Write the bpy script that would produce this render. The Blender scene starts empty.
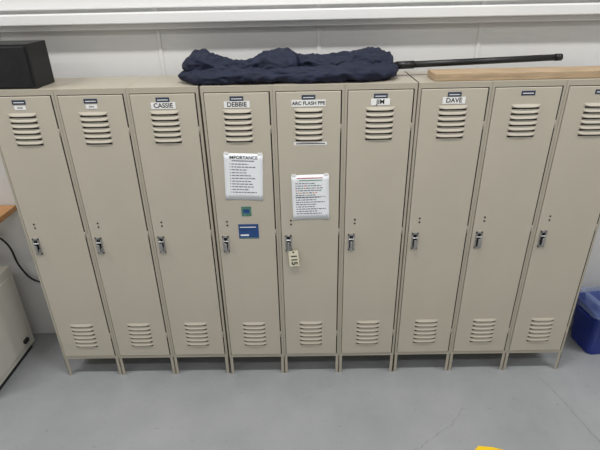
import bpy, bmesh, math, random
from mathutils import Vector, Matrix, noise
random.seed(3)
S=bpy.context.scene
S.view_settings.view_transform='Standard'
col=S.collection
def s2l(c):
    c=c/255
    return c/12.92 if c<=.04045 else ((c+.055)/1.055)**2.4
def rgb(r,g,b): return (s2l(r),s2l(g),s2l(b),1)
def mat(name,c,rough=.5,metal=0,var=0.0,scale=8,bump=0.0,bscale=200,alpha=1,trans=0,stretch=None,detail=4,spec=None):
    m=bpy.data.materials.new(name); m.use_nodes=True
    nt=m.node_tree; b=nt.nodes['Principled BSDF']
    b.inputs['Base Color'].default_value=c
    b.inputs['Roughness'].default_value=rough; b.inputs['Metallic'].default_value=metal
    b.inputs['Alpha'].default_value=alpha; b.inputs['Transmission Weight'].default_value=trans
    if spec is not None: b.inputs['Specular IOR Level'].default_value=spec
    tc=nt.nodes.new('ShaderNodeTexCoord'); mp=nt.nodes.new('ShaderNodeMapping')
    nt.links.new(tc.outputs['Object'],mp.inputs[0])
    if stretch: mp.inputs['Scale'].default_value=stretch
    if var:
        n=nt.nodes.new('ShaderNodeTexNoise'); n.inputs['Scale'].default_value=scale; n.inputs['Detail'].default_value=detail
        nt.links.new(mp.outputs[0],n.inputs['Vector'])
        r=nt.nodes.new('ShaderNodeValToRGB')
        r.color_ramp.elements[0].position=.3; r.color_ramp.elements[1].position=.7
        r.color_ramp.elements[0].color=tuple(x*(1-var) for x in c[:3])+(1,)
        r.color_ramp.elements[1].color=tuple(min(1,x*(1+var)) for x in c[:3])+(1,)
        nt.links.new(n.outputs['Fac'],r.inputs[0]); nt.links.new(r.outputs[0],b.inputs['Base Color'])
    if bump:
        n2=nt.nodes.new('ShaderNodeTexNoise'); n2.inputs['Scale'].default_value=bscale
        nt.links.new(mp.outputs[0],n2.inputs['Vector'])
        bp=nt.nodes.new('ShaderNodeBump'); bp.inputs['Strength'].default_value=bump; bp.inputs['Distance'].default_value=.002
        nt.links.new(n2.outputs['Fac'],bp.inputs['Height']); nt.links.new(bp.outputs[0],b.inputs['Normal'])
    return m
M={}
M['locker']=mat('locker_paint',rgb(186,179,164),.38,var=.03,scale=3,bump=.06,bscale=160)
M['frame']=mat('locker_frame_paint',rgb(173,166,151),.42,var=.03,scale=5)
M['dark']=mat('opening_shade',rgb(14,13,12),.8)  # near-black stand-in for shade in locker gaps and slots; also tag hole
M['crack']=mat('crack_fill',rgb(112,114,116),.6)
M['chrome']=mat('chrome',(.5,.5,.5,1),.38,1)
M['black']=mat('black_plastic',rgb(20,20,22),.4)
M['speaker']=mat('speaker_black',rgb(10,10,12),.6,bump=.5,bscale=400)
M['white']=mat('label_white',rgb(234,234,232),.6)
M['paper']=mat('paper_white',rgb(236,239,243),.7,var=.01)
M['ink']=mat('ink',rgb(30,30,38),.7)
M['ink2']=mat('ink_grey',rgb(80,85,95),.7)
M['red']=mat('ink_red',rgb(190,70,60),.7)
M['green']=mat('ink_green',rgb(70,140,100),.7)
M['orange']=mat('ink_orange',rgb(205,140,70),.7)
M['brand']=mat('brand_plate',rgb(50,60,80),.4)
M['bluest']=mat('sticker_blue',rgb(35,70,125),.35,var=.35,scale=20)
M['greenst']=mat('sticker_green',rgb(80,125,110),.4,var=.3,scale=60)
M['tag']=mat('tag_ivory',rgb(225,220,195),.5)
M['navy']=mat('navy_canvas',rgb(13,22,46),.8,var=.15,scale=12,bump=.25,bscale=500)
M['wood']=mat('raw_wood',rgb(170,147,118),.7,var=.22,scale=6,stretch=(1,14,14),bump=.2,bscale=60)
M['bench']=mat('bench_wood',rgb(190,140,90),.5,var=.15,scale=6,stretch=(1,12,12))
M['wall']=mat('wall_paint',rgb(212,212,211),.55,var=.02,scale=1.5)
M['trim']=mat('trim_paint',rgb(224,224,223),.45,var=.015,scale=2)
M['ceil']=mat('ceiling_paint',rgb(225,225,222),.9,var=.01)
M['cab']=mat('cabinet_paint',rgb(190,188,178),.5,var=.02)
M['bin']=mat('bin_blue',rgb(8,42,140),.35,var=.05)
M['liner']=mat('liner_plastic',rgb(170,190,230),.15,alpha=.28)
M['yellow']=mat('yellow_tape',rgb(235,195,20),.5,var=.05)
M['fix']=mat('fixture_white',rgb(240,240,240),.5)

# floor
def floor_mat():
    m=bpy.data.materials.new('epoxy_floor'); m.use_nodes=True; nt=m.node_tree; N=nt.nodes; L=nt.links
    b=N['Principled BSDF']; tc=N.new('ShaderNodeTexCoord')
    n1=N.new('ShaderNodeTexNoise'); n1.inputs['Scale'].default_value=1.8; n1.inputs['Detail'].default_value=7; n1.inputs['Roughness'].default_value=.6
    L.new(tc.outputs['Object'],n1.inputs['Vector'])
    r1=N.new('ShaderNodeValToRGB'); r1.color_ramp.elements[0].position=.3; r1.color_ramp.elements[1].position=.7
    r1.color_ramp.elements[0].color=rgb(140,143,145); r1.color_ramp.elements[1].color=rgb(155,157,159)
    L.new(n1.outputs['Fac'],r1.inputs[0])
    # scuffs: stretched specks
    mp=N.new('ShaderNodeMapping'); mp.inputs['Scale'].default_value=(1,2.6,1); mp.inputs['Rotation'].default_value=(0,0,.5)
    L.new(tc.outputs['Object'],mp.inputs[0])
    n2=N.new('ShaderNodeTexNoise'); n2.inputs['Scale'].default_value=22; n2.inputs['Detail'].default_value=4
    L.new(mp.outputs[0],n2.inputs['Vector'])
    r2=N.new('ShaderNodeValToRGB'); r2.color_ramp.elements[0].position=.65; r2.color_ramp.elements[1].position=.76
    r2.color_ramp.elements[0].color=(0,0,0,1); r2.color_ramp.elements[1].color=(.55,.55,.55,1)
    L.new(n2.outputs['Fac'],r2.inputs[0])
    mx=N.new('ShaderNodeMixRGB'); mx.inputs[2].default_value=rgb(108,109,110)
    L.new(r2.outputs[0],mx.inputs[0]); L.new(r1.outputs[0],mx.inputs[1])
    L.new(mx.outputs[0],b.inputs['Base Color'])
    rr_=N.new('ShaderNodeMapRange'); rr_.inputs[3].default_value=.10; rr_.inputs[4].default_value=.28
    L.new(n1.outputs['Fac'],rr_.inputs[0]); L.new(rr_.outputs[0],b.inputs['Roughness'])
    bp=N.new('ShaderNodeBump'); bp.inputs['Strength'].default_value=.12; bp.inputs['Distance'].default_value=.004
    n4=N.new('ShaderNodeTexNoise'); n4.inputs['Scale'].default_value=14
    L.new(tc.outputs['Object'],n4.inputs['Vector']); L.new(n4.outputs['Fac'],bp.inputs['Height']); L.new(bp.outputs[0],b.inputs['Normal'])
    return m
M['floor']=floor_mat()

class MB:
    def __init__(s): s.v=[];s.f=[];s.m=[];s.mats=[];s.sm=[]
    def mi(s,k):
        if k not in s.mats: s.mats.append(k)
        return s.mats.index(k)
    def box(s,x0,x1,y0,y1,z0,z1,k):
        o=len(s.v)
        s.v+=[(x,y,z) for z in(z0,z1) for y in(y0,y1) for x in(x0,x1)]
        for f in [(0,2,3,1),(4,5,7,6),(0,1,5,4),(2,6,7,3),(0,4,6,2),(1,3,7,5)]:
            s.f.append(tuple(o+i for i in f)); s.m.append(s.mi(k)); s.sm.append(False)
    def grid(s,pts,k,closed_u=False,smooth=True):
        o=len(s.v); R=len(pts); C=len(pts[0])
        for r in pts: s.v+= [tuple(p) for p in r]
        for i in range(R-1):
            for j in range(C if closed_u else C-1):
                a=o+i*C+j; b=o+i*C+(j+1)%C
                s.f.append((a,b,b+C,a+C)); s.m.append(s.mi(k)); s.sm.append(smooth)
        return o
    def ngon(s,idx,k): s.f.append(tuple(idx)); s.m.append(s.mi(k)); s.sm.append(False)
    def cyl(s,p0,p1,r,k,n=12,r1=None):
        r1=r if r1 is None else r1
        p0=Vector(p0);p1=Vector(p1);d=(p1-p0).normalized()
        a=d.orthogonal().normalized();b=d.cross(a)
        rows=[]
        for p,rr in((p0,r),(p1,r1)):
            rows.append([p+a*math.cos(t*2*math.pi/n)*rr+b*math.sin(t*2*math.pi/n)*rr for t in range(n)])
        o=s.grid(rows,k,True)
        s.ngon(range(o+n-1,o-1,-1),k); s.ngon(range(o+n,o+2*n),k)
    def obj(s,name,loc=(0,0,0),bevel=0,parent=None,rotz=0):
        me=bpy.data.meshes.new(name); me.from_pydata(s.v,[],s.f)
        for k in s.mats: me.materials.append(M[k])
        me.polygons.foreach_set('material_index',s.m); me.polygons.foreach_set('use_smooth',s.sm)
        bm=bmesh.new(); bm.from_mesh(me); bmesh.ops.recalc_face_normals(bm,faces=bm.faces); bm.to_mesh(me); bm.free()
        ob=bpy.data.objects.new(name,me); col.objects.link(ob); ob.location=loc; ob.rotation_euler[2]=rotz
        if bevel:
            bv=ob.modifiers.new('bevel','BEVEL'); bv.width=bevel; bv.segments=2; bv.limit_method='ANGLE'; bv.angle_limit=.8
        if parent: ob.parent=parent
        return ob
def text(body,size,loc,k,parent=None,name='lettering',rot=0,bold=.0):
    c=bpy.data.curves.new(name,'FONT'); c.body=body; c.size=size; c.align_x='CENTER'; c.align_y='CENTER'; c.extrude=.0002; c.offset=bold
    c.materials.append(M[k]); o=bpy.data.objects.new(name,c); col.objects.link(o)
    o.location=loc; o.rotation_euler=(math.pi/2,0,0)
    if rot: o.rotation_euler=(Matrix.Rotation(math.pi/2,3,'X')@Matrix.Rotation(rot,3,'Z')).to_euler()
    if parent: o.parent=parent
    return o

# ---------- room
WY=3.0
def shell(name,k,*b):
    mb=MB(); mb.box(*b,k); return mb.obj(name)
shell('floor','floor',-5,5,-4,WY+.1,-.1,0)
shell('ceiling','ceil',-5,5,-4,WY+.1,4.3,4.4)
shell('wall_left','wall',-5.1,-5,-4,WY+.1,0,4.3)
shell('wall_right','wall',5,5.1,-4,WY+.1,0,4.3)
shell('wall_front','wall',-5.1,5.1,-4.1,-4,0,4.3)
# back wall: metal liner with shallow vertical seams
mb=MB(); mb.box(-5.1,5.1,WY,WY+.1,0,4.3,'wall')
x=-4.6
while x<5:
    mb.box(x-.012,x+.012,WY-.006,WY+.001,0,4.3,'wall'); x+=.945
mb.obj('wall_back',bevel=.003)
# horizontal beam
mb=MB()
mb.box(-1.86,5,2.89,WY,2.268,2.325,'trim')
mb.box(-1.86,5,2.94,WY,2.235,2.268,'trim')
mb.box(-1.86,5,2.965,WY,2.345,2.44,'trim')
mb.box(-5,-1.87,2.93,WY,2.285,2.345,'trim')
mb.obj('trim_1',bevel=.006)

# ---------- lockers
H=1.981; D=.381; LEG=.152; FY=2.533
def louvers(mb,cx,ztop,n,pitch,w,yf):
    for i in range(n):
        zt=ztop-i*pitch; h=pitch*.62; d=.0085
        rows=[]
        for v,o in((0,0),(.25,.18),(.55,.6),(.85,.95),(1,1.0),(1.04,.75),(1.05,0)):
            row=[]
            for j in range(13):
                u=-1+2*j/12
                t=max(0,1-abs(u)**5)**.6
                row.append((cx+u*w/2, yf-.0003-d*o*t, zt-h*v*(.35+.65*t) ))
            rows.append(row)
        mb.grid(rows,'locker')
        mb.box(cx-w/2*.93,cx+w/2*.93,yf-.0012,yf,zt-h*1.05-.007,zt-h*1.0,'dark')  # dark strip paints the shade in the slot under the louver
def locker(x0,w,y0,idx):
    root=bpy.data.objects.new('metal_locker',None); col.objects.link(root); root.location=(x0,y0,0)
    mb=MB(); P=.0145
    mb.box(0,.002,.002,D,LEG,H,'frame'); mb.box(w-.002,w,.002,D,LEG,H,'frame')
    mb.box(0,w,D-.002,D,LEG,H,'frame')
    mb.box(0,w,0,D,H-.006,H,'frame'); mb.box(.0,w,0.004,D,LEG,LEG+.004,'frame')
    mb.box(.001,P,0,.018,LEG,H-.006,'frame'); mb.box(w-P,w-.001,0,.018,LEG,H-.006,'frame')
    mb.box(P,w-P,0,.018,H-.030,H-.006,'frame'); mb.box(P,w-P,0,.018,LEG,LEG+.022,'frame')
    mb.box(.003,w-.003,.019,.022,LEG+.005,H-.007,'dark')  # dark sheet behind the door so its gaps read as shaded
    body=mb.obj('body',bevel=.0012,parent=root)
    mb=MB()  # legs
    for (a,b) in((.0,.022),(w-.022,w)):
        for (c,d) in((.001,.028),(D-.028,D-.001)):
            mb.box(a,b,c,c+.003 if c<.1 else d,0,LEG,'frame')
            xx=(a,a+.003) if a==0 else (b-.003,b)
            mb.box(xx[0],xx[1],c,d,0,LEG,'frame')
    mb.obj('legs',parent=root)
    dx0=P+.003; dx1=w-P-.0065; z0=LEG+.025; z1=H-.034; yf=-.004
    mb=MB(); mb.box(dx0,dx1,yf,.014,z0,z1,'locker')
    mb.obj('door',bevel=.003,parent=root)
    mb=MB(); mb.box(dx1,w-P,.0,.015,z0,z1,'dark'); mb.box(P,dx0,.004,.015,z0,z1,'dark'); mb.box(dx0,dx1,.004,.015,z1,H-.03,'dark')  # dark strips filling the door gaps, painted in place of their shade
    mb.obj('door_gap_shade',parent=root)
    mb=MB()
    cx=(dx0+dx1)/2
    louvers(mb,cx,1.862,6,.0305,.155,yf); louvers(mb,cx,.456,6,.0335,.155,yf)
    mb.obj('louvers',parent=root)
    # hinges
    mb=MB()
    for z in(.35,1.12,1.75):
        mb.cyl((dx1+.003,-.001,z-.022),(dx1+.003,-.001,z+.022),.0028,'frame',8)
    mb.obj('hinges',parent=root)
    # handle
    hx=dx0+.040; hz=1.05
    mb=MB()
    for a in ((hx-.019,hx-.011,hz-.055,hz+.055),(hx+.011,hx+.019,hz-.055,hz+.055),(hx-.019,hx+.019,hz+.044,hz+.055),(hx-.019,hx+.019,hz-.055,hz-.044)):
        mb.box(a[0],a[1],yf-.006,yf,a[2],a[3],'chrome')
    mb.box(hx-.012,hx+.012,yf-.0015,yf,hz-.048,hz+.048,'black')
    mb.obj('handle_plate',bevel=.0018,parent=root)
    mb=MB()
    mb.box(hx-.008,hx+.008,yf-.018,yf-.001,hz-.018,hz+.012,'black')
    mb.box(hx-.007,hx+.007,yf-.026,yf-.018,hz-.040,hz+.014,'chrome')
    mb.cyl((hx-.016,yf-.010,hz+.022),(hx+.016,yf-.010,hz+.022),.005,'chrome',10)
    mb.box(hx+.008,hx+.013,yf-.016,yf-.001,hz-.045,hz-.018,'chrome')
    mb.obj('latch_lever',bevel=.0025,parent=root)
    mb=MB()
    for z in(1.175,1.20): mb.cyl((hx+.018,yf-.002,z),(hx+.018,yf,z),.0055,'black',10)
    mb.obj('lock_rivets',parent=root)
    # brand plate
    mb=MB(); mb.box(cx-.036,cx+.036,yf-.0012,yf,1.906,1.93,'brand'); mb.box(cx-.028,cx+.028,yf-.0016,yf-.001,1.915,1.919,'white')
    mb.obj('maker_plate',parent=root)
    lab={2:('CASSIE',.13),3:('DEBBIE',.135),4:('ARC FLASH PPE',.18),5:('JIM',.10),6:('DAVE',.12)}.get(idx)
    if lab:
        t,lw=lab; mb=MB(); mb.box(cx-lw/2,cx+lw/2,yf-.0018,yf-.0008,1.870,1.905,'white'); mb.obj('name_label',parent=root)
        text(t,.034 if idx!=4 else .0255,(cx,yf-.0024,1.8872),'ink',root,bold=.0005)
    elif idx<2:
        mb=MB(); mb.box(cx-.03,cx+.03,yf-.0018,yf-.0008,1.878,1.90,'white'); mb.obj('name_label',parent=root)
        text('KEN' if idx else 'BOB',.014,(cx,yf-.0024,1.889),'ink2',root)
    return root
banks=[(-1.666,.381,FY+.003),(-.512,.3785,FY-.003),(.629,.384,FY)]
idx=0
for bx,w,y in banks:
    for i in range(3):
        locker(bx+i*w,w,y,idx); idx+=1
Y2=FY-.007  # door surface of middle bank

# ---------- notices
def paper(name,cx,cz,w,h,rot,kind):
    mb=MB()
    rows=[]
    for i in range(9):
        r=[]
        for j in range(9):
            u=j/8-.5; v=i/8-.5
            r.append((u*w,-.0012-.003*max(0,abs(u*2)**3*abs(v*2)**2),v*h))
        rows.append(r)
    mb.grid(rows,'paper')
    o=mb.obj(name,(cx,Y2,cz)); o.rotation_euler=(0,rot,0)
    so=o.modifiers.new('s','SOLIDIFY'); so.thickness=.0004
    mb=MB(); yy=-.0022
    def ln(x0,x1,z,k,t=.0046): mb.box(x0,x1,yy-.0002,yy,z-t/2,z+t/2,k)
    if kind==0:
        for i in range(11):
            z=h/2-.062-i*.017
            ln(-w*.36,-w*.34,z,'ink'); 
            xx=-w*.31
            e=w*random.uniform(.05,.36)
            while xx<e:
                l=random.uniform(.008,.022); ln(xx,min(xx+l,e),z,'ink2'); xx+=l+.004
        ln(-w*.3,w*.28,h/2-.043,'ink',.004)
    else:
        ln(-w*.36,w*.36,h/2-.02,'red',.005); ln(-w*.3,w*.33,h/2-.034,'green',.005)
        for i in range(14):
            z=h/2-.052-i*.0145
            xx=-w*.4; e=w*random.uniform(.1,.42)
            while xx<e:
                l=random.uniform(.006,.02); ln(xx,min(xx+l,e),z,random.choice(['ink2','ink2','ink2','red','green','orange'] if i<6 else ['ink2'])); xx+=l+.004
        ln(-w*.42,w*.42,h/2-.135,'ink2',.0015)
    mb.obj('printed_lines',parent=o)
    if kind==0: text('IMPORTANCE',.0255,(0,-.0026,h/2-.024),'ink',o,'heading',bold=.0004)
    # tape pieces
    mb=MB()
    for sx in(-1,1): mb.box(sx*w*.43-.012,sx*w*.43+.012,-.0052,-.0046,h/2-.005,h/2+.009,'white')
    mb.obj('tape',parent=o)
    return o
paper('paper_notice',-.317,1.479,.216,.279,math.radians(2.5),0)
paper('paper_notice',.060,1.347,.213,.28,math.radians(-1),1)
mb=MB(); mb.box(-.06,.06,-.0012,0,-.048,.048,'bluest'); mb.box(-.052,.045,-.0016,-.001,.026,.031,'white'); mb.box(-.05,.0,-.0016,-.001,-.030,-.02,'white'); mb.box(-.055,.055,-.0016,-.001,-.045,-.040,'greenst')
mb.obj('blue_sticker',(-.312,Y2,1.133),bevel=0)
mb=MB(); mb.box(-.029,.029,-.0012,0,-.031,.031,'greenst'); mb.box(-.018,.018,-.0016,-.001,-.012,.014,'bluest')
mb.obj('green_sticker',(-.317,Y2,1.265))
mb=MB(); mb.box(-.09,.09,-.0012,0,-.0085,.0085,'white'); mb.box(-.08,.08,-.0016,-.001,-.003,.003,'ink2')
mb.obj('label_strip',(.062,Y2,1.668))
# hanging tag
mb=MB(); mb.box(-.030,.030,-.002,0,-.055,.055,'tag'); mb.cyl((0,-.0022,.045),(0,0,.045),.006,'dark',12)
mb.cyl((0,-.003,.045),(-.008,.004,.075),.0012,'black',6)
tag=mb.obj('key_tag',(-.046,Y2-.018,.95),bevel=.0008); tag.rotation_euler=(0,math.radians(-4),0)
text('115',.05,(.0,-.003,-.008),'ink',tag,rot=-math.pi/2,bold=.0012)

# ---------- canvas bag (folded canopy)
def blob(mb,x0,x1,hw,ht,yc,zb,seed,k,nx=150,na=72,prof=None,wr=.012,lean=0):
    rows=[]
    for i in range(nx+1):
        t=i/nx; x=x0+(x1-x0)*t
        e=max(0.0,1-abs(2*t-1)**7)**.5
        p=prof(t) if prof else 1
        row=[]
        for j in range(na):
            a=2*math.pi*j/na
            ca,sa=math.cos(a),math.sin(a)
            sy=math.copysign(abs(ca)**.7,ca); sz=math.copysign(abs(sa)**.8,sa)
            y=sy*hw*e*(.85+.15*p); z=sz*ht/2*e*p
            n1=noise.noise(Vector((x*4+seed,y*16,z*14+seed)))
            n2=1-abs(noise.noise(Vector((x*9+seed*2+y*12,y*26-x*6,z*22))))*2
            n3=1-abs(noise.noise(Vector((x*16-y*30,y*40+x*14,z*50+seed))))*2
            dd=(n1*1.6+n2*1.2+n3*.6)*wr*e
            y+=ca*dd; z+=sa*dd
            z=zb+ht/2*p+z
            z=max(z,zb+.0005)
            xx=x+noise.noise(Vector((y*12,z*12,seed+t)))*.03*(1-e)*2
            row.append((xx,yc+y+lean*(z-zb),z))
        rows.append(row)
    o=mb.grid(rows,k,True)
    mb.ngon(range(o+na-1,o-1,-1),k); L=o+nx*na; mb.ngon(range(L,L+na),k)
mb=MB()
TZ=H+.001
blob(mb,-.65,.56,.150,.07,2.71,TZ,1.3,'navy',prof=lambda t:1+.12*math.sin(t*9))
blob(mb,-.63,.03,.105,.085,2.725,TZ+.040,5.1,'navy',prof=lambda t:.8+.3*math.sin(t*9+.3),wr=.016)
blob(mb,-.02,.54,.09,.08,2.735,TZ+.038,9.7,'navy',prof=lambda t:.9+.2*math.sin(t*8+2),wr=.015)
blob(mb,-.59,-.15,.035,.045,2.60,TZ+.005,3.7,'navy',nx=90,na=36,wr=.009)
blob(mb,-.20,.30,.028,.035,2.615,TZ+.03,13.7,'navy',nx=90,na=36,wr=.008)
bag=mb.obj('canvas_bag')
# pole
mb=MB(); mb.cyl((.53,2.728,2.04),(1.475,2.83,2.053),.0175,'black',20); mb.cyl((1.455,2.8278,2.0527),(1.49,2.8316,2.0532),.0195,'black',20)
mb.cyl((.54,2.729,2.040),(.64,2.740,2.0415),.021,'black',20)
po=mb.obj('pole',parent=bag)
# board
mb=MB(); mb.box(0,1.13,0,.155,0,.038,'wood')
mb.obj('wooden_board',(.712,2.55,TZ),bevel=.003,rotz=math.radians(.6))
# speaker
mb=MB(); mb.box(-.21,.21,0,.20,0,.222,'speaker'); 
mb.box(-.195,.195,-.006,0,.012,.210,'black')
sp=mb.obj('black_speaker',(-1.583,2.56,TZ),bevel=.008)
mb=MB()
for cx,cz,r in((-.09,.112,.066),(.09,.112,.066)):
    for q in range(4):
        rr=r*(1-q*.23); mb.cyl((cx,-.0065-q*.001,cz),(cx,-.0075-q*.001,cz),rr,'speaker' if q%2 else 'black',32)
mb.obj('drivers',parent=sp)

# ---------- blue bin with liner
def rr(cx,cy,hx,hy,r,n=6):
    pts=[]
    for qx,qy,a0 in((1,1,0),(-1,1,90),(-1,-1,180),(1,-1,270)):
        for i in range(n+1):
            a=math.radians(a0+90*i/n); pts.append((cx+qx*(hx-r)+r*math.cos(a),cy+qy*(hy-r)+r*math.sin(a)))
    return pts
root=bpy.data.objects.new('recycling_bin',None); col.objects.link(root); root.location=(2.225,2.80,0); root.rotation_euler[2]=math.radians(6)
mb=MB()
def ring(h,s,r=.04): return [(x,y,h) for x,y in rr(0,0,.20*s,.135*s,r)]
rows=[ring(0,.84),ring(.01,.86),ring(.33,.98),ring(.335,1.03),ring(.375,1.04),ring(.378,1.02),ring(.37,.98),ring(.02,.83)]
o=mb.grid(rows,'bin',True); n=len(rows[0]); mb.ngon(range(o,o+n),'bin'); mb.ngon(range(o+7*n,o+8*n),'bin')
for sx in(-1,1): mb.box(sx*.2-.006,sx*.2+.006,-.05,.05,.29,.315,'bin')
mb.obj('tub',parent=root)
mb=MB(); rows=[]
for i in range(12):
    t=i/11
    if t<.4: z=.33+.06*(t/.4); s=1.07
    elif t<.75: z=.39+.05*math.sin((t-.4)/.35*math.pi/2); s=1.07-(t-.4)*.7
    else: z=.44-.16*(t-.75)/.25; s=.82-(t-.75)*.5
    row=[]
    P=rr(0,0,.20*s,.135*s,.05*s,10)
    for j,(x,y) in enumerate(P):
        q=noise.noise(Vector((x*22,y*22,z*18)))*.028
        row.append((x*(1+q*2.5),y*(1+q*3),z+q*1.2))
    rows.append(row)
mb.grid(rows,'liner',True,smooth=False)
mb.obj('plastic_liner',parent=root)

# ---------- left side: cabinet, shelf, cable
mb=MB(); mb.box(-.52,0,0,.54,.05,.72,'cab'); mb.box(-.50,-.02,.02,.52,0,.05,'black')
mb.box(-.50,-.02,-.008,0,.07,.37,'cab'); mb.box(-.50,-.02,-.008,0,.38,.70,'cab')
mb.box(-.32,-.20,-.02,-.008,.28,.295,'chrome'); mb.box(-.32,-.20,-.02,-.008,.60,.615,'chrome')
mb.box(0,.012,.06,.48,.10,.66,'cab')
mb.box(0,.03,.40,.45,.13,.16,'black')
mb.obj('metal_cabinet',(-2.06,2.32,0),bevel=.004)
mb=MB(); mb.box(-1.1,0,0,.40,0,.038,'bench')
for xx in(-.95,-.25): mb.box(xx,xx+.03,.05,.40,-.03,0,'frame'); mb.box(xx,xx+.03,.37,.40,-.25,0,'frame')
mb.obj('wooden_wall_shelf',(-1.965,WY-.408,1.09),bevel=.004)
cu=bpy.data.curves.new('power_cable','CURVE'); cu.dimensions='3D'; cu.bevel_depth=.007; cu.bevel_resolution=3
sp_=cu.splines.new('BEZIER'); pts=[(-2.35,2.97,1.0),(-2.11,2.96,.86),(-2.05,2.955,.64),(-1.99,2.965,.53),(-1.93,2.975,.50)]
sp_.bezier_points.add(len(pts)-1)
for b,p in zip(sp_.bezier_points,pts): b.co=p; b.handle_left_type=b.handle_right_type='AUTO'
cu.materials.append(M['black']); co=bpy.data.objects.new('power_cable',cu); col.objects.link(co)

# yellow floor tape
mb=MB(); o=len(mb.v)
mb.v+=[(-.08,-.25,0),(.09,-.25,0),(.09,-.02,0),(.03,.0,0),(-.05,.01,0),(-.08,-.015,0)]
mb.v+=[(x,y,.0015) for x,y,z in mb.v]
mb.ngon(range(6),'yellow'); mb.ngon(range(6,12),'yellow')
for i in range(6): mb.ngon((i,(i+1)%6,(i+1)%6+6,i+6),'yellow')
mb.obj('yellow_floor_tape',(1.075,1.908,.0005))
# hairline floor cracks
def crack(pts,seed,w=.0022):
    rnd=random.Random(seed); P=[]
    for (a,b) in zip(pts,pts[1:]):
        for i in range(12):
            t=i/12; P.append((a[0]+(b[0]-a[0])*t+rnd.uniform(-.006,.006),a[1]+(b[1]-a[1])*t+rnd.uniform(-.006,.006)))
    mb=MB(); rows=[]
    for i,(x,y) in enumerate(P):
        ww=w*(.4+.6*rnd.random()); rows.append([(x-ww,y,.0006),(x+ww,y,.0006)])
    mb.grid(rows,'crack',smooth=False); mb.obj('floor_crack')
crack([(1.62,2.45),(1.66,2.36),(1.70,2.15),(1.75,1.9),(1.80,1.5)],2,.003)
crack([(1.02,2.20),(.90,2.06),(.74,1.96),(.60,1.85),(.5,1.5)],5,.0022)

# ---------- lights
for ly,en in((-2.6,12),(-.4,26),(1.6,56)):
    for lx in(-3.2,0,3.2):
        mb=MB(); mb.box(-.75,.75,-.12,.12,0,.06,'fix'); mb.obj('ceiling_light_fixture',(lx,ly,4.24),bevel=.01)
        l=bpy.data.lights.new('tube_light','AREA'); l.shape='RECTANGLE'; l.size=1.4; l.size_y=.2; l.energy=en; l.color=(1,.99,.975)
        o=bpy.data.objects.new('tube_light',l); o.location=(lx,ly,4.22); col.objects.link(o)
w=bpy.data.worlds.new('world'); S.world=w; w.use_nodes=True
w.node_tree.nodes['Background'].inputs[0].default_value=(.8,.85,.9,1); w.node_tree.nodes['Background'].inputs[1].default_value=.3

# ---------- camera
c=bpy.data.cameras.new('camera'); c.sensor_width=36; c.lens=475/600*36
cam=bpy.data.objects.new('camera',c); col.objects.link(cam)
cam.matrix_world=Matrix.Translation((.022,0,2.436))@Matrix.Rotation(math.radians(.6),4,'Z')@Matrix.Rotation(math.radians(90-26.62),4,'X')@Matrix.Rotation(math.radians(-1.2),4,'Z')
S.camera=cam
